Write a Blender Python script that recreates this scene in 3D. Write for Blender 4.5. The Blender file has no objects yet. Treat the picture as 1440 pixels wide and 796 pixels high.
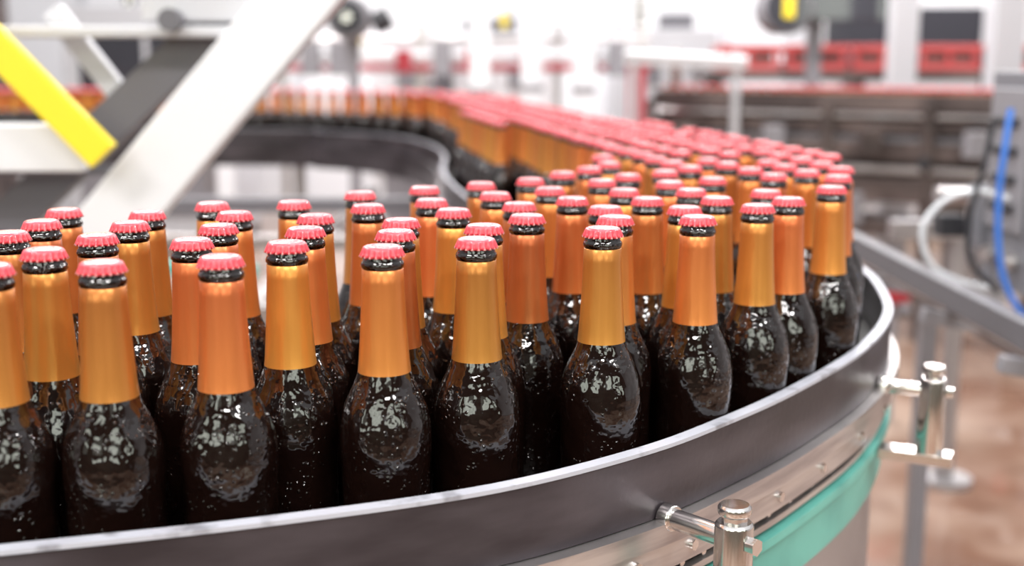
import bpy, math, random
import numpy as np
from mathutils import Vector, Matrix
random.seed(7)
scene=bpy.context.scene
try:
    scene.view_settings.view_transform='Standard'
except Exception: pass

# ------------------------------------------------------------------ materials
def mat(name,col,rough=.5,metal=0.,coat=0.,spec=None,bump=None,noise=None,emit=None):
    m=bpy.data.materials.new(name);m.use_nodes=True
    nt=m.node_tree;b=nt.nodes['Principled BSDF']
    b.inputs['Base Color'].default_value=(*col,1);b.inputs['Roughness'].default_value=rough
    b.inputs['Metallic'].default_value=metal;b.inputs['Coat Weight'].default_value=coat
    if spec is not None:b.inputs['Specular IOR Level'].default_value=spec
    tc=nt.nodes.new('ShaderNodeTexCoord')
    if noise:   # (scale, colour2, low, high, stretch)
        n=nt.nodes.new('ShaderNodeTexNoise');n.inputs['Scale'].default_value=noise[0];n.inputs['Detail'].default_value=5
        mp=nt.nodes.new('ShaderNodeMapping');mp.inputs['Scale'].default_value=noise[4] if len(noise)>4 else (1,1,1)
        nt.links.new(tc.outputs['Object'],mp.inputs[0]);nt.links.new(mp.outputs[0],n.inputs['Vector'])
        r=nt.nodes.new('ShaderNodeValToRGB');r.color_ramp.elements[0].position=noise[2];r.color_ramp.elements[1].position=noise[3]
        r.color_ramp.elements[0].color=(*col,1);r.color_ramp.elements[1].color=(*noise[1],1)
        nt.links.new(n.outputs['Fac'],r.inputs[0]);nt.links.new(r.outputs[0],b.inputs['Base Color'])
    if bump:
        n2=nt.nodes.new('ShaderNodeTexNoise');n2.inputs['Scale'].default_value=bump[0];n2.inputs['Detail'].default_value=3
        nt.links.new(tc.outputs['Object'],n2.inputs['Vector'])
        bp=nt.nodes.new('ShaderNodeBump');bp.inputs['Strength'].default_value=bump[1];bp.inputs['Distance'].default_value=bump[2]
        nt.links.new(n2.outputs['Fac'],bp.inputs['Height']);nt.links.new(bp.outputs[0],b.inputs['Normal'])
    if emit:
        b.inputs['Emission Color'].default_value=(*emit[0],1);b.inputs['Emission Strength'].default_value=emit[1]
    return m

def glass_mat():
    m=mat('brown_beer_glass',(.0055,.0022,.0016),.05,spec=.6,coat=.15)
    nt=m.node_tree;b=nt.nodes['Principled BSDF'];b.inputs['Coat Roughness'].default_value=.03
    tc=nt.nodes.new('ShaderNodeTexCoord');oi=nt.nodes.new('ShaderNodeObjectInfo')
    ad=nt.nodes.new('ShaderNodeVectorMath');ad.operation='ADD'
    nt.links.new(tc.outputs['Object'],ad.inputs[0]);nt.links.new(oi.outputs['Location'],ad.inputs[1])
    # water droplets
    v=nt.nodes.new('ShaderNodeTexVoronoi');v.inputs['Scale'].default_value=230
    nt.links.new(ad.outputs[0],v.inputs['Vector'])
    mr=nt.nodes.new('ShaderNodeMapRange');mr.inputs[1].default_value=.10;mr.inputs[2].default_value=.32;mr.inputs[3].default_value=1;mr.inputs[4].default_value=0
    nt.links.new(v.outputs['Distance'],mr.inputs[0])
    n=nt.nodes.new('ShaderNodeTexNoise');n.inputs['Scale'].default_value=45;n.inputs['Detail'].default_value=1
    nt.links.new(ad.outputs[0],n.inputs['Vector'])
    th=nt.nodes.new('ShaderNodeMapRange');th.inputs[1].default_value=.46;th.inputs[2].default_value=.58
    nt.links.new(n.outputs['Fac'],th.inputs[0])
    mu=nt.nodes.new('ShaderNodeMath');mu.operation='MULTIPLY'
    nt.links.new(mr.outputs[0],mu.inputs[0]);nt.links.new(th.outputs[0],mu.inputs[1])
    b1=nt.nodes.new('ShaderNodeBump');b1.inputs['Strength'].default_value=.65;b1.inputs['Distance'].default_value=.0015
    nt.links.new(mu.outputs[0],b1.inputs['Height'])
    # wavy moulded glass
    n2=nt.nodes.new('ShaderNodeTexNoise');n2.inputs['Scale'].default_value=62;n2.inputs['Detail'].default_value=2.2
    nt.links.new(ad.outputs[0],n2.inputs['Vector'])
    b2=nt.nodes.new('ShaderNodeBump');b2.inputs['Strength'].default_value=.5;b2.inputs['Distance'].default_value=.0055
    nt.links.new(n2.outputs['Fac'],b2.inputs['Height']);nt.links.new(b1.outputs[0],b2.inputs['Normal'])
    nt.links.new(b2.outputs[0],b.inputs['Normal'])
    return m
def label_mat():
    m=mat('copper_foil_neck_label',(.75,.27,.04),.33,metal=.62)
    nt=m.node_tree;b=nt.nodes['Principled BSDF']
    tc=nt.nodes.new('ShaderNodeTexCoord');oi=nt.nodes.new('ShaderNodeObjectInfo')
    sp=nt.nodes.new('ShaderNodeSeparateXYZ');nt.links.new(tc.outputs['Object'],sp.inputs[0])
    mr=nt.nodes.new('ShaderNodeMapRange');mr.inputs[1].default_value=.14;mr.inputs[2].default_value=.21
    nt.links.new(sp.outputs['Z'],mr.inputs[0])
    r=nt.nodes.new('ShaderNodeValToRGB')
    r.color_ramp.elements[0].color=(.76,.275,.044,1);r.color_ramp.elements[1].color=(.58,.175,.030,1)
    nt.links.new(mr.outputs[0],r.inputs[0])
    hs=nt.nodes.new('ShaderNodeHueSaturation');hs.inputs['Saturation'].default_value=.97
    h=nt.nodes.new('ShaderNodeMapRange');h.inputs[3].default_value=.487;h.inputs[4].default_value=.513
    nt.links.new(oi.outputs['Random'],h.inputs[0]);nt.links.new(h.outputs[0],hs.inputs['Hue'])
    w=nt.nodes.new('ShaderNodeTexWhiteNoise');w.noise_dimensions='1D';nt.links.new(oi.outputs['Random'],w.inputs['W'])
    vv=nt.nodes.new('ShaderNodeMapRange');vv.inputs[3].default_value=.68;vv.inputs[4].default_value=1.05
    nt.links.new(w.outputs[0],vv.inputs[0]);nt.links.new(vv.outputs[0],hs.inputs['Value'])
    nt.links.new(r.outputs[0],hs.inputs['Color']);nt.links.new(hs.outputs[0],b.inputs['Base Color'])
    ad=nt.nodes.new('ShaderNodeVectorMath');ad.operation='ADD'
    nt.links.new(tc.outputs['Object'],ad.inputs[0]);nt.links.new(oi.outputs['Location'],ad.inputs[1])
    mp=nt.nodes.new('ShaderNodeMapping');mp.inputs['Scale'].default_value=(1,1,.2);nt.links.new(ad.outputs[0],mp.inputs[0])
    n2=nt.nodes.new('ShaderNodeTexNoise');n2.inputs['Scale'].default_value=110;n2.inputs['Detail'].default_value=2
    nt.links.new(mp.outputs[0],n2.inputs['Vector'])
    bp=nt.nodes.new('ShaderNodeBump');bp.inputs['Strength'].default_value=.35;bp.inputs['Distance'].default_value=.002
    nt.links.new(n2.outputs['Fac'],bp.inputs['Height']);nt.links.new(bp.outputs[0],b.inputs['Normal'])
    return m
def cap_mat():
    m=mat('printed_red_crown_cap',(.8,.08,.1),.3,coat=.4)
    nt=m.node_tree;b=nt.nodes['Principled BSDF']
    tc=nt.nodes.new('ShaderNodeTexCoord');sp=nt.nodes.new('ShaderNodeSeparateXYZ');nt.links.new(tc.outputs['Object'],sp.inputs[0])
    cx=nt.nodes.new('ShaderNodeCombineXYZ');nt.links.new(sp.outputs['X'],cx.inputs[0]);nt.links.new(sp.outputs['Y'],cx.inputs[1])
    ln=nt.nodes.new('ShaderNodeVectorMath');ln.operation='LENGTH';nt.links.new(cx.outputs[0],ln.inputs[0])
    def rng(lo,hi):
        a=nt.nodes.new('ShaderNodeMath');a.operation='GREATER_THAN';a.inputs[1].default_value=lo;nt.links.new(ln.outputs['Value'],a.inputs[0])
        c=nt.nodes.new('ShaderNodeMath');c.operation='LESS_THAN';c.inputs[1].default_value=hi;nt.links.new(ln.outputs['Value'],c.inputs[0])
        d=nt.nodes.new('ShaderNodeMath');d.operation='MULTIPLY';nt.links.new(a.outputs[0],d.inputs[0]);nt.links.new(c.outputs[0],d.inputs[1]);return d
    n=nt.nodes.new('ShaderNodeTexNoise');n.inputs['Scale'].default_value=600;n.inputs['Detail'].default_value=0
    nt.links.new(cx.outputs[0],n.inputs['Vector'])
    g=nt.nodes.new('ShaderNodeMath');g.operation='GREATER_THAN';g.inputs[1].default_value=.50;nt.links.new(n.outputs['Fac'],g.inputs[0])
    a=rng(.0080,.0118);t=nt.nodes.new('ShaderNodeMath');t.operation='MULTIPLY';nt.links.new(a.outputs[0],t.inputs[0]);nt.links.new(g.outputs[0],t.inputs[1])
    c=rng(0,.0062);t2=nt.nodes.new('ShaderNodeMath');t2.operation='MULTIPLY';nt.links.new(c.outputs[0],t2.inputs[0]);nt.links.new(g.outputs[0],t2.inputs[1])
    mx=nt.nodes.new('ShaderNodeMath');mx.operation='MAXIMUM';nt.links.new(t.outputs[0],mx.inputs[0]);nt.links.new(t2.outputs[0],mx.inputs[1])
    # whitish highlights painted into the colour of the crimped teeth
    ed=rng(.0163,.03)
    em=nt.nodes.new('ShaderNodeMath');em.operation='MULTIPLY';em.inputs[1].default_value=.6;nt.links.new(ed.outputs[0],em.inputs[0])
    mx2=nt.nodes.new('ShaderNodeMath');mx2.operation='MAXIMUM';nt.links.new(mx.outputs[0],mx2.inputs[0]);nt.links.new(em.outputs[0],mx2.inputs[1])
    mix=nt.nodes.new('ShaderNodeMixRGB');mix.inputs[1].default_value=(.72,.060,.085,1);mix.inputs[2].default_value=(.90,.60,.58,1)
    nt.links.new(mx2.outputs[0],mix.inputs[0]);nt.links.new(mix.outputs[0],b.inputs['Base Color'])
    return m
M={}
M['glass']=glass_mat();M['label']=label_mat();M['cap']=cap_mat()
M['railface']=mat('dark_worn_rail_steel',(.030,.024,.028),.34,metal=.35,noise=(5,(.085,.072,.082),.38,.68,(1,1,4)),bump=(150,.2,.001))
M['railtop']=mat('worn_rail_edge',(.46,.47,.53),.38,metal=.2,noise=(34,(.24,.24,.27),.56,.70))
M['silver']=mat('brushed_stainless_steel',(.62,.59,.58),.28,metal=.85,noise=(8,(.38,.35,.36),.4,.7,(1,1,12)))
M['steelpanel']=mat('satin_steel_panel',(.46,.44,.45),.38,metal=.75,noise=(3,(.30,.28,.29),.3,.7))
M['chrome']=mat('polished_steel',(.72,.69,.67),.18,metal=1.)
M['black']=mat('black_plastic_chain',(.02,.018,.02),.35,noise=(60,(.09,.08,.08),.45,.6))
M['green']=mat('turquoise_wear_strip',(.12,.40,.34),.4,noise=(12,(.08,.30,.26),.4,.7))
M['belt']=mat('slat_chain_belt',(.02,.018,.018),.35,metal=.5)
M['white']=mat('white_painted_steel',(.74,.74,.77),.4)
M['offwhite']=mat('light_grey_paint',(.54,.54,.57),.45)
M['dkbeam']=mat('grey_painted_steel',(.13,.125,.14),.45)
M['midgrey']=mat('mid_grey_machine_paint',(.24,.23,.25),.45)
M['cabgrey']=mat('dark_grey_cabinet_paint',(.17,.17,.19),.4)
M['brown']=mat('brown_stained_steel',(.060,.045,.043),.4,metal=.3,noise=(4,(.17,.13,.12),.4,.7))
M['yellow']=mat('yellow_safety_paint',(.90,.70,.03),.4)
M['red']=mat('red_painted_steel',(.40,.03,.045),.4)
M['redcrate']=mat('red_plastic_crate',(.50,.07,.07),.4)
M['blue']=mat('blue_air_hose',(.04,.16,.55),.35)
M['clear']=mat('clear_pvc_hose',(.62,.64,.68),.2)
M['dark']=mat('dark_rubber',(.02,.02,.025),.5)
M['lens']=mat('smoked_glass_window',(.05,.05,.06),.08)
M['floor']=mat('wet_epoxy_floor',(.43,.31,.245),.07,spec=.8,noise=(1.1,(.20,.105,.070),.42,.60),bump=(5,.12,.01))
M['wall']=mat('white_wall_cladding',(.80,.80,.83),.5)
M['reflwall']=mat('dark_reflection_wall',(.05,.045,.035),.6,noise=(1.5,(.10,.095,.07),.4,.6))  # for the unseen wall added to darken reflections in the bottles
M['glint_panel']=mat('added_glint_emitter',(.5,.5,.5),.3,emit=((.88,.95,.82),6.0))  # glow for panels added behind the camera to put glints on the glass

# ------------------------------------------------------------------ builder
class B:
    def __init__(s,name,mats,loc=(0,0,0),parent=None):
        s.n=name;s.m=mats;s.v=[];s.f=[];s.mi=[];s.sm=[];s.loc=Vector(loc);s.p=parent
    def add(s,vs,fs,m=0,smooth=False):
        o=len(s.v);s.v+=[tuple(v) for v in vs];s.f+=[tuple(i+o for i in f) for f in fs]
        s.mi+=[m]*len(fs);s.sm+=[smooth]*len(fs)
    def box(s,c,d,m=0,rotz=0):
        x,y,z=[k/2 for k in d];R=Matrix.Rotation(rotz,3,'Z')
        vs=[Vector(c)+R@Vector((a*x,b*y,e*z)) for a in(-1,1) for b in(-1,1) for e in(-1,1)]
        s.add(vs,[(0,1,3,2),(4,6,7,5),(0,4,5,1),(2,3,7,6),(0,2,6,4),(1,5,7,3)],m)
    def beam(s,a,b,w,h,m=0,up=(0,0,1)):
        a=Vector(a);b=Vector(b);d=(b-a).normalized();u=Vector(up)
        sd=d.cross(u).normalized();u=sd.cross(d).normalized()
        vs=[]
        for p in(a,b):
            for i,j in((-1,-1),(1,-1),(1,1),(-1,1)):vs.append(p+sd*i*w/2+u*j*h/2)
        s.add(vs,[(0,1,2,3),(7,6,5,4),(0,4,5,1),(1,5,6,2),(2,6,7,3),(3,7,4,0)],m)
    def cyl(s,a,b,r,m=0,n=24,r2=None,ch=0.0):
        a=Vector(a);b=Vector(b);L=(b-a).length;d=(b-a).normalized();r2=r if r2 is None else r2
        t=Vector((1,0,0)) if abs(d.x)<.9 else Vector((0,1,0));u=d.cross(t).normalized();w=d.cross(u)
        prof=[(0,r-ch),(ch,r),(L-ch,r2),(L,r2-ch)] if ch else [(0,r),(L,r2)]
        vs=[];fs=[]
        for h,rr in prof:
            for i in range(n):
                q=2*math.pi*i/n;vs.append(a+d*h+u*rr*math.cos(q)+w*rr*math.sin(q))
        for k in range(len(prof)-1):
            for i in range(n):
                j=(i+1)%n;fs.append((k*n+i,k*n+j,(k+1)*n+j,(k+1)*n+i))
        s.add(vs,fs,m,True)
        s.add(vs[:n],[tuple(reversed(range(n)))],m);s.add(vs[-n:],[tuple(range(n))],m)
    def tube(s,pts,r,m=0,n=10):
        pts=[Vector(p) for p in pts];vs=[];fs=[]
        for k,p in enumerate(pts):
            d=(pts[min(k+1,len(pts)-1)]-pts[max(k-1,0)]).normalized()
            t=Vector((0.3,1,0.2));u=d.cross(t).normalized();w=d.cross(u)
            for i in range(n):
                q=2*math.pi*i/n;vs.append(p+u*r*math.cos(q)+w*r*math.sin(q))
        for k in range(len(pts)-1):
            for i in range(n):
                j=(i+1)%n;fs.append((k*n+i,k*n+j,(k+1)*n+j,(k+1)*n+i))
        s.add(vs,fs,m,True)
    def obj(s,bevel=0):
        me=bpy.data.meshes.new(s.n)
        me.from_pydata([tuple(Vector(v)-s.loc) for v in s.v],[],s.f)
        for mm in s.m:me.materials.append(M[mm])
        me.polygons.foreach_set('material_index',s.mi);me.polygons.foreach_set('use_smooth',s.sm)
        me.update()
        o=bpy.data.objects.new(s.n,me);o.location=s.loc;scene.collection.objects.link(o)
        if s.p:o.parent=s.p
        if bevel:
            md=o.modifiers.new('bevel','BEVEL');md.width=bevel;md.segments=2;md.limit_method='ANGLE'
        return o
def empty(name,loc=(0,0,0)):
    e=bpy.data.objects.new(name,None);e.location=loc;e.empty_display_size=.1;scene.collection.objects.link(e);return e

def catmull(P,sub=10):
    P=[np.array(p,float) for p in P];out=[]
    E=[2*P[0]-P[1]]+P+[2*P[-1]-P[-2]]
    for i in range(1,len(E)-2):
        p0,p1,p2,p3=E[i-1:i+3]
        for k in range(sub):
            t=k/sub
            out.append(.5*((2*p1)+(-p0+p2)*t+(2*p0-5*p1+4*p2-p3)*t*t+(-p0+3*p1-3*p2+p3)*t**3))
    out.append(P[-1]);return np.array(out)
def sweep(b,path,prof,m=0,side=1,smooth=False):
    """prof: closed list of (offset,z); side=+1 -> right of travel"""
    d=np.gradient(path,axis=0);d/=np.linalg.norm(d,axis=1)[:,None]
    nrm=np.stack([d[:,1],-d[:,0]],1)*side
    n=len(prof);vs=[];fs=[]
    for k in range(len(path)):
        for o,z in prof:vs.append((path[k,0]+nrm[k,0]*o,path[k,1]+nrm[k,1]*o,z))
    for k in range(len(path)-1):
        for i in range(n):
            j=(i+1)%n;fs.append((k*n+i,k*n+j,(k+1)*n+j,(k+1)*n+i))
    b.add(vs,fs,m,smooth)
    b.add(vs[:n],[tuple(range(n))],m);b.add(vs[-n:],[tuple(range(n))],m)
def rect(o0,o1,z0,z1):return [(o0,z0),(o1,z0),(o1,z1),(o0,z1)]

# ------------------------------------------------------------------ camera
cam_d=bpy.data.cameras.new('camera');cam=bpy.data.objects.new('camera',cam_d);scene.collection.objects.link(cam)
cam.location=(0,0,1.367);cam.rotation_euler=(math.radians(90-10.43),0,0)
cam_d.sensor_width=36;cam_d.lens=42.5;cam_d.clip_end=60;cam_d.clip_start=.02
cam_d.dof.use_dof=True;cam_d.dof.focus_distance=.95;cam_d.dof.aperture_fstop=3.3
scene.camera=cam

# ------------------------------------------------------------------ conveyor paths
OUT=catmull([(-1.4,.50),(-1.0,.56),(-.65,.635),(-.326,.726),(-.155,.779),(-.015,.838),(.098,.920),(.176,1.0),(.262,1.105),(.370,1.265),(.452,1.44),(.493,1.6),(.515,1.76),(.512,1.95),
 (.48,2.2),(.42,2.5),(.33,2.85),(.25,3.2),(.18,3.6),(.12,4.1),(.05,4.65),(-.15,5.3),(-.55,5.85),(-1.2,6.05),(-4.5,6.1)])
INN=catmull([(-1.4,1.0),(-1,1.06),(-.45,1.19),(-.25,1.25),(-.17,1.29),(-.10,1.345),(-.03,1.41),(.02,1.49),(.055,1.6),(.075,1.75),(.05,2.0),(.0,2.3),(-.09,2.7),(-.17,3.2),(-.2,3.6),(-.22,4.0),(-.3,4.5),(-.48,5.0),(-.8,5.33),(-1.3,5.5),(-4.5,5.55)])
conv=empty('curved_bottle_conveyor',(0,1.5,1))
def cb(name,mats):
    return B(name,mats,loc=(0,0,0))
def fin(b,bevel=0):
    o=b.obj(bevel);o.parent=conv;o.matrix_parent_inverse=Matrix.Translation(-Vector(conv.location));return o
b=cb('belt',['belt'])
ring=[(p[0],p[1],1.0) for p in OUT]+[(p[0],p[1],1.0) for p in INN[::-1]]
b.add(ring,[tuple(range(len(ring)))]);fin(b)
b=cb('outer_guide_rail',['railface','railtop'])
sweep(b,OUT,rect(0,.009,1.004,1.0605),0);sweep(b,OUT,rect(-.0010,.0105,1.0607,1.0640),1);fin(b)
b=cb('inner_guide_rail',['railface','railtop'])
sweep(b,INN,rect(0,.009,1.0,1.060),0,-1);sweep(b,INN,rect(-.0006,.0098,1.0602,1.063),1,-1)
sweep(b,INN,rect(.0,.03,.90,.999),0,-1);fin(b)
b=cb('side_frame',['silver','black'])
sweep(b,OUT,rect(.002,.021,.985,1.003),0);sweep(b,OUT,rect(.002,.015,.960,.9845),0)
sweep(b,OUT,rect(-.02,.0,.91,.999),1);sweep(b,OUT,rect(.001,.009,.942,.948),0);fin(b)
b=cb('return_wear_strip',['green'])
sweep(b,OUT,rect(.000,.006,.872,.930),0);sweep(b,OUT,rect(.000,.014,.926,.935),0);fin(b)
b=cb('steel_side_panel',['steelpanel'])
sweep(b,OUT[:150],rect(-.012,-.004,.45,.90),0);fin(b)
b=cb('chain_bolts',['chrome'])
dd=np.gradient(OUT,axis=0);dd/=np.linalg.norm(dd,axis=1)[:,None]
for k in range(20,150,3):
    nx,ny=dd[k,1],-dd[k,0];p=OUT[k]
    b.cyl((p[0],p[1],.953),(p[0]+nx*.006,p[1]+ny*.006,.953),.0035,0,10)
    if k%2:b.cyl((p[0]+nx*.015,p[1]+ny*.015,.972),(p[0]+nx*.0185,p[1]+ny*.0185,.972),.005,0,6)
fin(b)
b=cb('support_legs',['steelpanel'])
for (x,y) in((.43,1.50),(.0,.90),(-.7,.68),(-.08,2.9),(.12,3.9),(-1.0,5.7),(-3,5.8),(.35,2.6)):
    b.beam((x,y,.001),(x,y,.93),.045,.045,0,up=(0,1,0));b.cyl((x,y,0),(x,y,.02),.05,0)
fin(b,.003)
b=cb('cross_bars',['silver','dkbeam','green'])
b.beam((-1.2,2.6,.80),(-.1,2.75,.80),.05,.05);b.beam((-1.4,3.6,.84),(-.2,3.5,.84),.06,.04)
b.beam((-.62,1.25,.78),(-.62,5.4,.78),.05,.05);b.beam((-.2,1.35,.7),(-.2,4.2,.7),.04,.04)
b.beam((-1.3,4.3,.86),(-.3,4.3,.86),.08,.05,1);b.beam((-1.4,2.9,.90),(-.62,2.9,.86),.04,.03,2)
fin(b,.003)

# ------------------------------------------------------------------ bottle
GP=[(0,.001),(.026,.0),(.031,.002),(.0325,.006),(.033,.02),(.033,.055),(.0331,.072),(.0337,.079),(.0342,.086),(.0342,.093),(.0338,.101),(.0326,.109),(.0303,.1165),(.0270,.124),(.0236,.131),(.0208,.1375),(.0195,.142)]
LP=[(.0199,.1395),(.0197,.1405),(.0188,.150),(.0178,.163),(.0169,.178),(.0161,.194),(.0155,.208),(.0152,.2180),(.0148,.2183)]
NP=[(.0147,.217),(.0146,.2190),(.0157,.2200),(.0159,.2218),(.0152,.2235),(.0143,.2245),(.0143,.2285)]
def lathe(b,prof,n,m):
    vs=[];fs=[]
    for r,z in prof:
        for i in range(n):
            q=2*math.pi*i/n;vs.append((r*math.cos(q),r*math.sin(q),z))
    for k in range(len(prof)-1):
        for i in range(n):
            j=(i+1)%n;fs.append((k*n+i,k*n+j,(k+1)*n+j,(k+1)*n+i))
    b.add(vs,fs,m,True)
def cap(b,n,m,fl):
    rows=[(.0001,.2350,0),(.006,.2350,0),(.0122,.2348,0),(.0136,.2342,0),(.0143,.2330,.0001),(.0147,.2312,.0005),(.0152,.2292,.0009),(.0160,.2272,.0012),(.0150,.2274,.0006)]
    vs=[];fs=[]
    for r,z,a in rows:
        for i in range(n):
            q=2*math.pi*i/n;rr=r+(a*math.cos(21*q) if fl else 0);vs.append((rr*math.cos(q),rr*math.sin(q),z))
    for k in range(len(rows)-1):
        for i in range(n):
            j=(i+1)%n;fs.append((k*n+j,k*n+i,(k+1)*n+i,(k+1)*n+j))
    b.add(vs,fs,m,True)
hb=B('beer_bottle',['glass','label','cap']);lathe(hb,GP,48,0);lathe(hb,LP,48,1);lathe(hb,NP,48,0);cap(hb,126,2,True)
ho=hb.obj();hm=ho.data;bpy.data.objects.remove(ho)
lb=B('low',['glass','label','cap']);lathe(lb,GP,20,0);lathe(lb,LP[1:-1],20,1);lathe(lb,NP[1:],20,0);cap(lb,24,2,False)
LV=np.array(lb.v);LF=lb.f

pts=[(-0.274,0.796),(-0.334,0.851),(-0.344,0.784),(-0.2,0.819),(-0.394,0.938),(-0.32,0.923),(-0.395,1.007),(-0.405,1.086),(-0.318,0.998),(-0.325,1.07),(-0.241,0.9),(-0.24,0.98),(-0.283,1.136),(-0.246,1.065),(-0.167,0.886),(-0.166,0.963),(-0.208,1.147),(-0.171,1.045),(-0.094,0.865),(-0.092,0.946),(-0.155,1.23),(-0.134,1.119),(-0.094,1.016),(-0.093,1.279),(-0.078,1.165),(-0.053,1.086),(-0.027,0.904),(-0.023,0.98),(-0.034,1.325),(-0.017,1.223),(0.009,1.136),(0.013,1.045),(0.021,1.373)]
pts+=[(a/1000,c/1000) for a,c in [(40,1272),(57,1178),(61,1453),(73,963),(89,1035),(86,1107),(97,1522),(101,1357),(117,1258),(134,1178),(137,1426),(128,1598),(159,1102),(165,1035),(187,1258),(176,1340),(186,1473),(205,1178),(229,1382),(235,1119),(263,1243),(280,1172),(341,1286),(380,1408),(414,1522)]]
nexp=len(pts)
poly1=[(.44,1.50),(.475,1.7),(.475,1.9),(.44,2.15),(.37,2.45),(.28,2.8),(.20,3.15),(.13,3.6),(.07,4.1),(0,4.65),(-.2,5.25),(-.6,5.78),(-1.2,5.98),(-4.2,6.03),
 (-4.2,5.62),(-1.25,5.57),(-.75,5.4),(-.42,5.03),(-.25,4.55),(-.17,4.0),(-.13,3.3),(-.04,2.75),(.05,2.3),(.10,2.0),(.125,1.78),(.13,1.66),(.2,1.48),(.28,1.4),(.36,1.45)]
poly2=[(-.41,.765),(-.65,.685),(-1.0,.61),(-1.3,.57),(-1.3,.97),(-.98,1.01),(-.45,1.14),(-.40,1.0)]
def inside(p,pl):
    x,y=p;c=False;j=len(pl)-1
    for i in range(len(pl)):
        xi,yi=pl[i];xj,yj=pl[j]
        if (yi>y)!=(yj>y) and x<(xj-xi)*(y-yi)/(yj-yi)+xi:c=not c
        j=i
    return c
S=.076;ang=math.radians(39)
ca,sa=math.cos(ang),math.sin(ang)
cand=[]
for i in range(-110,110):
    for j in range(-110,120):
        u=(i+.5*(j%2))*S;v=j*S*.866
        x=u*ca-v*sa+random.uniform(-.006,.006);y=u*sa+v*ca+random.uniform(-.006,.006)
        if inside((x,y),poly1) or inside((x,y),poly2):
            if y>1.6 and random.random()<.05:continue
            cand.append((x,y))
E=np.array(pts)
for c in cand:
    if np.min(np.hypot(E[:nexp,0]-c[0],E[:nexp,1]-c[1]))>.06:pts.append(c)
A=np.array(pts)
def railpush(A,path,side,mind):
    d=np.gradient(path,axis=0);d/=np.linalg.norm(d,axis=1)[:,None];nr=np.stack([d[:,1],-d[:,0]],1)*side
    for i in range(len(A)):
        q=A[i]-path;k=np.argmin((q**2).sum(1));s=(q[k]*nr[k]).sum()  # positive= outside
        if s>-mind:A[i]-=nr[k]*(s+mind)
w=np.ones(len(A));w[:nexp]=.35
for it in range(60):
    D=A[:,None]-A[None];R=np.sqrt((D**2).sum(2));np.fill_diagonal(R,9)
    I,J=np.where(R<.0692)
    if len(I)==0:break
    mv=np.zeros_like(A)
    for i,j in zip(I,J):
        o=.0694-R[i,j];mv[i]+=D[i,j]/R[i,j]*o*w[i]/(w[i]+w[j])*.8
    A+=mv;railpush(A,OUT,1,.0355);railpush(A,INN,-1,.0355)
near=[i for i in range(len(A)) if A[i,1]<2.05 and A[i,0]>-.62]
far=[i for i in range(len(A)) if i not in set(near)]
# every close bottle is its own object sharing the detailed mesh
for i in near:
    o=bpy.data.objects.new('beer_bottle',hm);scene.collection.objects.link(o)
    o.location=(A[i,0],A[i,1],1.0005);o.rotation_euler=(0,0,random.uniform(0,6.28))
# distant ones : one named mass, built from chunk children
grp=empty('distant_beer_bottles',(0,4,1))
lowme=bpy.data.meshes.new('bottle_low');lowme.from_pydata([tuple(v) for v in LV],[],LF)
for mm in('glass','label','cap'):lowme.materials.append(M[mm])
lowme.polygons.foreach_set('material_index',lb.mi);lowme.polygons.foreach_set('use_smooth',lb.sm);lowme.update()
for i in far:
    o=bpy.data.objects.new('bottle',lowme);scene.collection.objects.link(o);o.parent=grp
    o.location=(A[i,0],A[i,1]-4,.0005)

# ------------------------------------------------------------------ clamp brackets
def clamp(px,py,nx,ny,L):
    """px,py on rail outer face, n = outward"""
    b=B('guide_rail_clamp',['chrome'],loc=(px+nx*L,py+ny*L,.98))
    cx,cy=px+nx*L,py+ny*L
    b.cyl((px+nx*.010,py+ny*.010,.997+.008),(cx,cy,.997+.008),.0085,0,24,ch=.001)
    b.cyl((px+nx*.010,py+ny*.010,.997+.008),(px+nx*.022,py+ny*.022,.997+.008),.011,0,24,ch=.001)
    b.cyl((cx,cy,.932),(cx,cy,1.020),.0150,0,32,ch=.002)
    b.cyl((cx,cy,1.020),(cx,cy,1.025),.0105,0,6)
    b.cyl((cx,cy,1.025),(cx,cy,1.034),.0130,0,32,ch=.002)
    b.beam((cx+nx*.025,cy+ny*.025,.928),(px+nx*.016,py+ny*.016,.928),.030,.012,0)
    b.cyl((cx+nx*.0145,cy+ny*.0145,1.005),(cx+nx*.022,cy+ny*.022,1.005),.007,0,6)
    b.obj(.0008)
def at(x):
    k=min(range(30,130),key=lambda k:abs(OUT[k,0]-x)+ (0 if OUT[k,1]<1.7 else 9));return OUT[k,0],OUT[k,1],dd[k,1],-dd[k,0]
clamp(*at(.112),.080)
clamp(*at(.405),.070)
clamp(*at(-.55),.085)

# ------------------------------------------------------------------ overhead frame at left
b=B('diagonal_machine_frame',['white','dkbeam','offwhite'])
b.beam((-.16,2.2,1.72),(-.90,2.2,.88),.06,.118,0,up=(0,0,1))
b.beam((-.33,2.3,1.634),(-1.10,2.3,.94),.05,.075,1)
b.beam((-.95,2.24,1.418),(-.50,2.24,1.418),.10,.02,2)
b.beam((-.66,2.24,1.50),(-.47,2.24,1.50),.08,.13,2)
b.beam((-1.5,2.16,1.215),(-.76,2.16,1.215),.03,.085,0)
b.beam((-1.5,2.26,1.165),(-.70,2.26,1.165),.08,.012,1)
b.beam((-.86,2.32,1.46),(-.72,2.32,1.27),.03,.04,2)
for x in(-1.25,-.95):
    b.beam((x,2.3,0),(x,2.3,1.7 if x<-1.1 else 1.0),.07,.07,2,up=(0,1,0))
b.cyl((-.60,2.19,1.437),(-.60,2.16,1.437),.02,1,20);b.cyl((-.8,2.17,1.05),(-.8,2.14,1.05),.014,1,20)
b.obj(.004)
b=B('yellow_safety_bar',['yellow','offwhite'])
b.beam((-1.25,2.08,1.80),(-.70,2.08,1.205),.02,.058,0)
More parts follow.
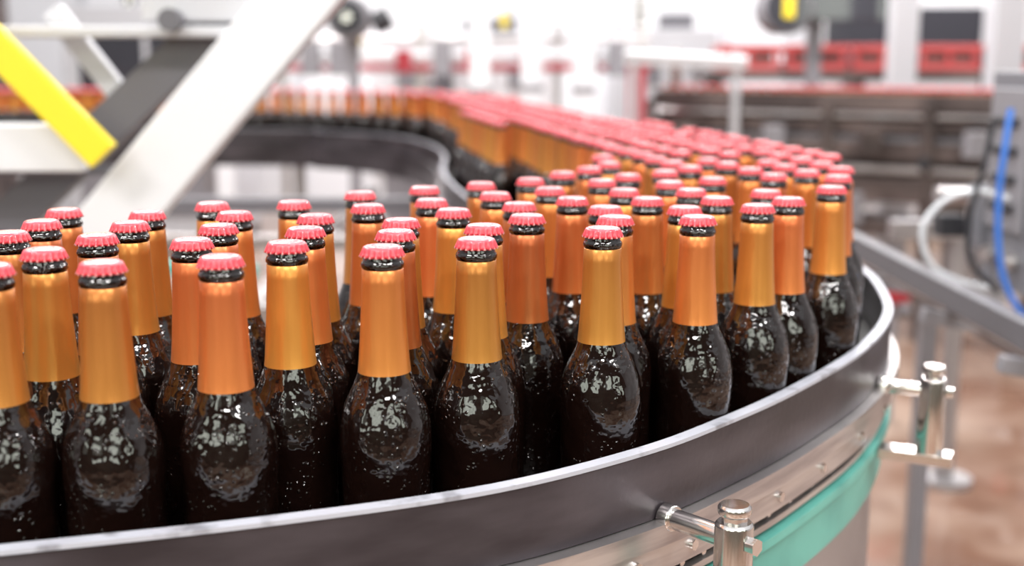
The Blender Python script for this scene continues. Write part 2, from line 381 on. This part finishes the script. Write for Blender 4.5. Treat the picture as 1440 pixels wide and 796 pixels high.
b.cyl((-.95,2.0685,1.476),(-.95,2.062,1.476),.012,1,16)
b.obj(.003)

# ------------------------------------------------------------------ right side machine, hoses, arm
b=B('control_cabinet',['cabgrey','midgrey','dark','silver'])
b.box((1.24,2.575,1.115),(.36,.25,.46),0);b.box((1.24,2.446,1.115),(.32,.008,.40),1)
b.box((1.054,2.575,1.16),(.012,.19,.30),1)
for z in(1.06,1.12,1.18,1.24):b.box((1.044,2.575,z),(.012,.12,.02),2)
b.cyl((1.058,2.51,.95),(1.035,2.51,.95),.018,3);b.cyl((1.058,2.62,.95),(1.035,2.62,.95),.018,3)
b.beam((1.24,2.575,0),(1.24,2.575,.89),.08,.08,0,up=(0,1,0));b.box((1.24,2.575,.01),(.25,.25,.02),0)
b.box((1.08,2.72,1.02),(.07,.08,.14),0);b.box((1.02,2.80,.99),(.06,.06,.05),2);b.cyl((1.02,2.9,1.05),(1.2,2.9,1.05),.02,3)
b.obj(.008)
b=B('blue_air_hose',['blue'])
b.tube(catmull([(.965,2.36,1.275),(.955,2.35,1.2),(.95,2.35,1.12),(.955,2.35,1.02),(.972,2.35,.94),(1.01,2.35,.875),(1.06,2.36,.84)],8),.0065);b.obj()
b=B('clear_air_hose',['clear','dark'])
b.tube(catmull([(1.03,2.5,1.085),(.97,2.5,1.10),(.905,2.5,1.085),(.862,2.5,1.04),(.858,2.5,.995),(.88,2.5,.945),(.93,2.5,.915),(1.0,2.5,.895)],8),.0065)
b.tube(catmull([(.965,2.44,1.25),(.95,2.44,1.15),(.93,2.44,1.05),(.94,2.44,.96),(1.0,2.44,.90)],8),.006,1);b.obj()
b=B('side_conveyor_arm',['dkbeam','silver','midgrey'])
b.beam((.80,3.1,.945),(.90,1.7,.895),.03,.05,0);b.beam((.84,3.1,.90),(.94,1.7,.85),.02,.02,1)
b.beam((.93,3.1,.86),(1.03,1.7,.80),.03,.05,0)
for y in(2.0,2.4,2.8):b.beam((.83,y,.86),(1.0,y,.83),.03,.03,2)
b.beam((1.02,2.9,0),(1.02,2.9,.86),.04,.04,2,up=(0,1,0));b.beam((1.03,1.8,0),(1.03,1.8,.80),.04,.04,2,up=(0,1,0))
b.obj(.003)

# ------------------------------------------------------------------ room
def plane(name,vs,m):
    b=B(name,[m]);b.add(vs,[(0,1,2,3)]);return b.obj()
plane('floor',[(-8,-3,0),(9,-3,0),(9,11,0),(-8,11,0)],'floor')
b=B('wall_back',['wall','offwhite']);b.box((.5,11.06,2.5),(17,.12,5))
for i in range(18):b.box((-7.6+i*.95,10.985,2.5),(.06,.03,5),1)
b.obj()
b=B('wall_right',['wall']);b.box((9.06,4.0,2.5),(.12,14,5));b.obj()
b=B('wall_left',['wall']);b.box((-8.06,4.0,2.5),(.12,14,5));b.obj()
b=B('added_reflection_wall',['reflwall','offwhite']);b.box((.5,-3.06,2.5),(17,.12,5),0);b.obj()  # added behind the camera so the bottle fronts reflect something dark
for i,(x,z,ww,hh) in enumerate(((-4.6,2.5,1.6,1.5),(-1.5,2.5,1.6,1.5),(1.6,2.5,1.6,1.5),(4.7,2.5,1.6,1.5))):
    b=B('glint_panel_%d'%(i+1),['offwhite','glint_panel']);b.box((x,-2.975,z),(ww+.12,.04,hh+.12),0)  # added emitter, out of view, giving the bottles bright greenish reflections
    for sx in(-.5,.5):
        for sz in(-.5,.5):b.box((x+sx*ww*.5,-2.95,z+sz*hh*.5),(ww*.46,.02,hh*.46),1)
    b.obj()

# ------------------------------------------------------------------ background filling line on the right
b=B('background_bottle_conveyor',['brown','silver','dark','midgrey'])
p0=Vector((.9,6.9,0));p1=Vector((4.2,4.6,0));d=(p1-p0).normalized();n=Vector((d.y,-d.x,0))
def q(t,o,z):return tuple(p0+(p1-p0)*t+n*o+Vector((0,0,z)))
b.beam(q(0,0,.97),q(1,0,.97),.36,.05,3)
b.beam(q(0,.2,1.04),q(1,.2,1.04),.02,.06,0);b.beam(q(0,-.2,1.04),q(1,-.2,1.04),.02,.05,0)
b.beam(q(0,.21,1.165),q(1,.21,1.165),.02,.085,0)
b.beam(q(0,.23,1.10),q(1,.23,1.10),.02,.02,1)
b.beam(q(0,.22,.93),q(1,.22,.93),.03,.09,0);b.beam(q(0,.24,.84),q(1,.24,.84),.03,.03,1)
b.beam(q(0,.12,.84),q(1,.12,.84),.02,.22,0)
b.beam(q(0,.25,.74),q(1,.25,.74),.03,.12,0);b.beam(q(0,.1,.55),q(1,.1,.55),.3,.08,0)
for k in range(9):
    t=k/8
    b.beam(q(t,.24,0),q(t,.24,1.16),.05,.05,0,up=(1,0,0));b.beam(q(t,-.24,0),q(t,-.24,1.0),.05,.05,3,up=(1,0,0))
    b.cyl(q(t,.255,.88),q(t,.30,.88),.03,2 if k%2 else 1,16)
    t+=.06
    if t<1:
        b.box(q(t,.30,.98),(.10,.08,.12),3 if k%2 else 0);b.box(q(t-.03,.28,.64),(.16,.1,.16),0 if k%2 else 3)
b.obj(.004)
grp2=empty('background_beer_bottles',(2.5,5.8,1))
Ld=(p1-p0).length
for k in range(int(Ld/.072)):
    for r in range(-2,3):
        p=Vector(q((k+.5+.5*(r%2))*.072/Ld,r*.064,0))
        if p.x>4.15:continue
        o=bpy.data.objects.new('bottle',lowme);scene.collection.objects.link(o);o.parent=grp2
        o.location=(p.x-2.5,p.y-5.8,-.005+.0005)
b=B('red_crate_row',['redcrate','brown','white'])
for k in range(11):
    x=1.5+k*.42;y=7.9
    b.box((x,y,1.33),(.38,.3,.05),0);b.box((x,y,1.44),(.38,.3,.05),0)
    for sx in(-.17,0,.17):b.box((x+sx,y-.14,1.385),(.03,.02,.07),0)
    b.box((x,y,1.385),(.30,.24,.06),1)
b.box((3.6,7.9,1.27),(4.8,.4,.06),1);b.box((3.6,7.9,1.0),(4.8,.35,.12),1);b.box((3.6,7.9,.6),(4.8,.3,.1),1)
b.box((3.6,7.95,.8),(4.8,.05,.6),1)
for k in range(6):b.box((1.3+k*.9,7.9,.62),(.07,.3,1.24),1)
b.obj(.004)
def post(x,y,z0,z1,w,m='offwhite'):
    b=B('steel_column',[m,'midgrey']);b.beam((x,y,z0),(x,y,z1),w,w*.8,0,up=(0,1,0));b.box((x,y,z0+.01),(w*1.8,w*1.8,.02),1)
    b.box((x,y,1.2),(w*1.15,w*.95,.04),1);b.obj(.006)
post(2.09,6.6,0,4,.14);post(2.54,6.35,0,4,.16)
b=B('red_machine_post',['red','midgrey']);b.beam((.66,6.5,0),(.66,6.5,1.38),.09,.09,0,up=(0,1,0));b.box((.66,6.5,.01),(.2,.2,.02),1);b.box((.66,6.5,1.39),(.12,.12,.02),1);b.obj(.005)
b=B('pipe_stand',['steelpanel'])
b.cyl((1.42,3.8,.0),(1.42,3.8,.82),.03);b.cyl((1.42,3.8,0),(1.42,3.8,.02),.09);b.beam((1.2,3.8,.84),(1.9,3.8,.84),.06,.06)
b.cyl((1.75,3.8,.0),(1.75,3.8,.82),.025);b.obj(.003)
b=B('red_valve_wheel',['red','midgrey'])
b.cyl((1.435,4.5,.47),(1.435,4.5,.54),.075,0,24,ch=.01);b.cyl((1.435,4.5,0),(1.435,4.5,.47),.03,1);b.cyl((1.435,4.5,.54),(1.435,4.5,.57),.03,0);b.obj()

# background machines
def machine(name,x,y,w,dp,h,mb='offwhite',win=True,z0=.12):
    b=B(name,[mb,'midgrey','lens','chrome','dkbeam'])
    b.box((x,y,z0+(h-z0)/2),(w,dp,h-z0),0)
    for sx in(-1,1):
        for sy in(-1,1):b.box((x+sx*(w/2-.06),y+sy*(dp/2-.06),z0/2),(.07,.07,z0),1)
    f=y-dp/2
    b.box((x,f-.008,z0+.3*(h-z0)),(w*.86,.016,(h-z0)*.45),1)
    if win:
        b.box((x,f-.008,z0+.75*(h-z0)),(w*.8,.016,(h-z0)*.3),2)
        b.box((x,f-.02,z0+.75*(h-z0)),(.04,.02,(h-z0)*.3),0)
    else:
        for k in range(4):b.box((x-w*.3+k*w*.2,f-.02,z0+.80*(h-z0)),(w*.1,.04,(h-z0)*(.12+.04*(k%3))),(1,4,3,1)[k])
    b.cyl((x+w*.35,f-.04,z0+.2*h),(x+w*.35,f-.04,z0+.4*h),.015,3)
    b.cyl((x-w*.2,y,h),(x-w*.2,y,h+.25),.05,3);b.box((x+w*.15,y,h+.06),(w*.3,dp*.5,.12),4)
    b.obj(.01)
machine('filling_machine',-.35,9.0,1.3,.8,1.55,'white',False)
machine('labelling_machine',-4.3,8.2,1.6,.8,1.9,'brown')
machine('packing_machine',-2.6,9.2,1.2,.9,1.75,'offwhite')
machine('inspection_cabinet',3.0,9.8,1.5,.7,1.95,'white')
machine('washer_machine',1.15,9.6,.8,.7,1.6,'offwhite',False)
b=B('extraction_fan',['midgrey','dark','chrome'])
b.cyl((-.98,7.6,1.62),(-.98,7.35,1.62),.13,0,32,ch=.01);b.cyl((-.98,7.349,1.62),(-.98,7.33,1.62),.10,1,32)
b.cyl((-.98,7.33,1.62),(-.98,7.30,1.62),.03,2);b.box((-.98,7.6,1.44),(.08,.1,.14),0);b.beam((-.98,7.6,0),(-.98,7.6,1.4),.07,.07,0,up=(0,1,0));b.cyl((-.84,7.5,1.58),(-.74,7.5,1.63),.07,1,20)
b.obj()
b=B('inspection_window_drum',['midgrey','lens','yellow'])
b.cyl((1.55,7.2,1.66),(1.55,6.95,1.66),.15,0,36,ch=.012);b.cyl((1.55,6.949,1.66),(1.55,6.93,1.66),.125,1,36);b.box((1.55,6.925,1.66),(.06,.012,.12),2)
b.box((1.95,7.1,1.70),(.5,.25,.22),1);b.beam((1.75,7.15,0),(1.75,7.15,1.6),.08,.08,0,up=(0,1,0));b.obj(.004)
for (x,y,w) in((-.18,6.9,.11),(.12,7.6,.13),(.42,7.2,.12),(-.59,8.3,.12),(-1.75,7.4,.1)):post(x,y,0,4,w,'white')
b=B('pipe_rack',['white','red','silver','yellow','midgrey'])
for z,m,r in((1.40,0,.03),(1.50,2,.02),(1.32,1,.025)):b.cyl((-1.6,8.0,z),(.9,8.0,z),r,m,14)
for x in(-1.5,-.6,.3,.85):b.beam((x,8.05,0),(x,8.05,1.6),.05,.05,2,up=(0,1,0))
for x in(-.7,-.25,.1):b.box((x,7.95,1.36),(.10,.08,.14),1)
for x in(-1.3,-1.12,-.45,.5,.68):b.box((x,7.95,1.38),(.12,.08,.22),4)
b.box((-.05,7.95,1.62),(.05,.05,.1),3);b.box((-1.0,7.95,1.5),(.06,.05,.08),3);b.obj(.004)
b=B('guard_rail',['white','offwhite'])
b.cyl((.55,6.0,1.40),(1.15,6.0,1.37),.018,0);b.cyl((.55,6.0,1.36),(1.15,6.0,1.34),.014,0)
for x in(.6,1.1):b.cyl((x,6.02,0),(x,6.02,1.41),.02,1)
b.obj()

# ------------------------------------------------------------------ lights
w=bpy.data.worlds.new('world');scene.world=w;w.use_nodes=True
bg=w.node_tree.nodes['Background'];bg.inputs[0].default_value=(.95,.97,1,1);bg.inputs[1].default_value=1.0
def lamp(x,y,z,sx,sy,p,rx=0,ry=0):
    l=bpy.data.lights.new('ceiling_lamp','AREA');l.shape='RECTANGLE';l.size=sx;l.size_y=sy;l.energy=p;l.color=(1,.97,.95)
    o=bpy.data.objects.new('ceiling_lamp',l);o.location=(x,y,z);o.rotation_euler=(rx,ry,0);scene.collection.objects.link(o)
for x,y,p in((-1.8,-.6,85),(0,-1.4,70),(1.8,-.6,85),(-2.2,2.4,65),(.2,2.0,50),(2.4,2.6,60),(-2,6,110),(1,6,110),(4,6,90),(-1,9,120),(3,9,120)):
    lamp(x,y,3.4,1.2,.2,p)
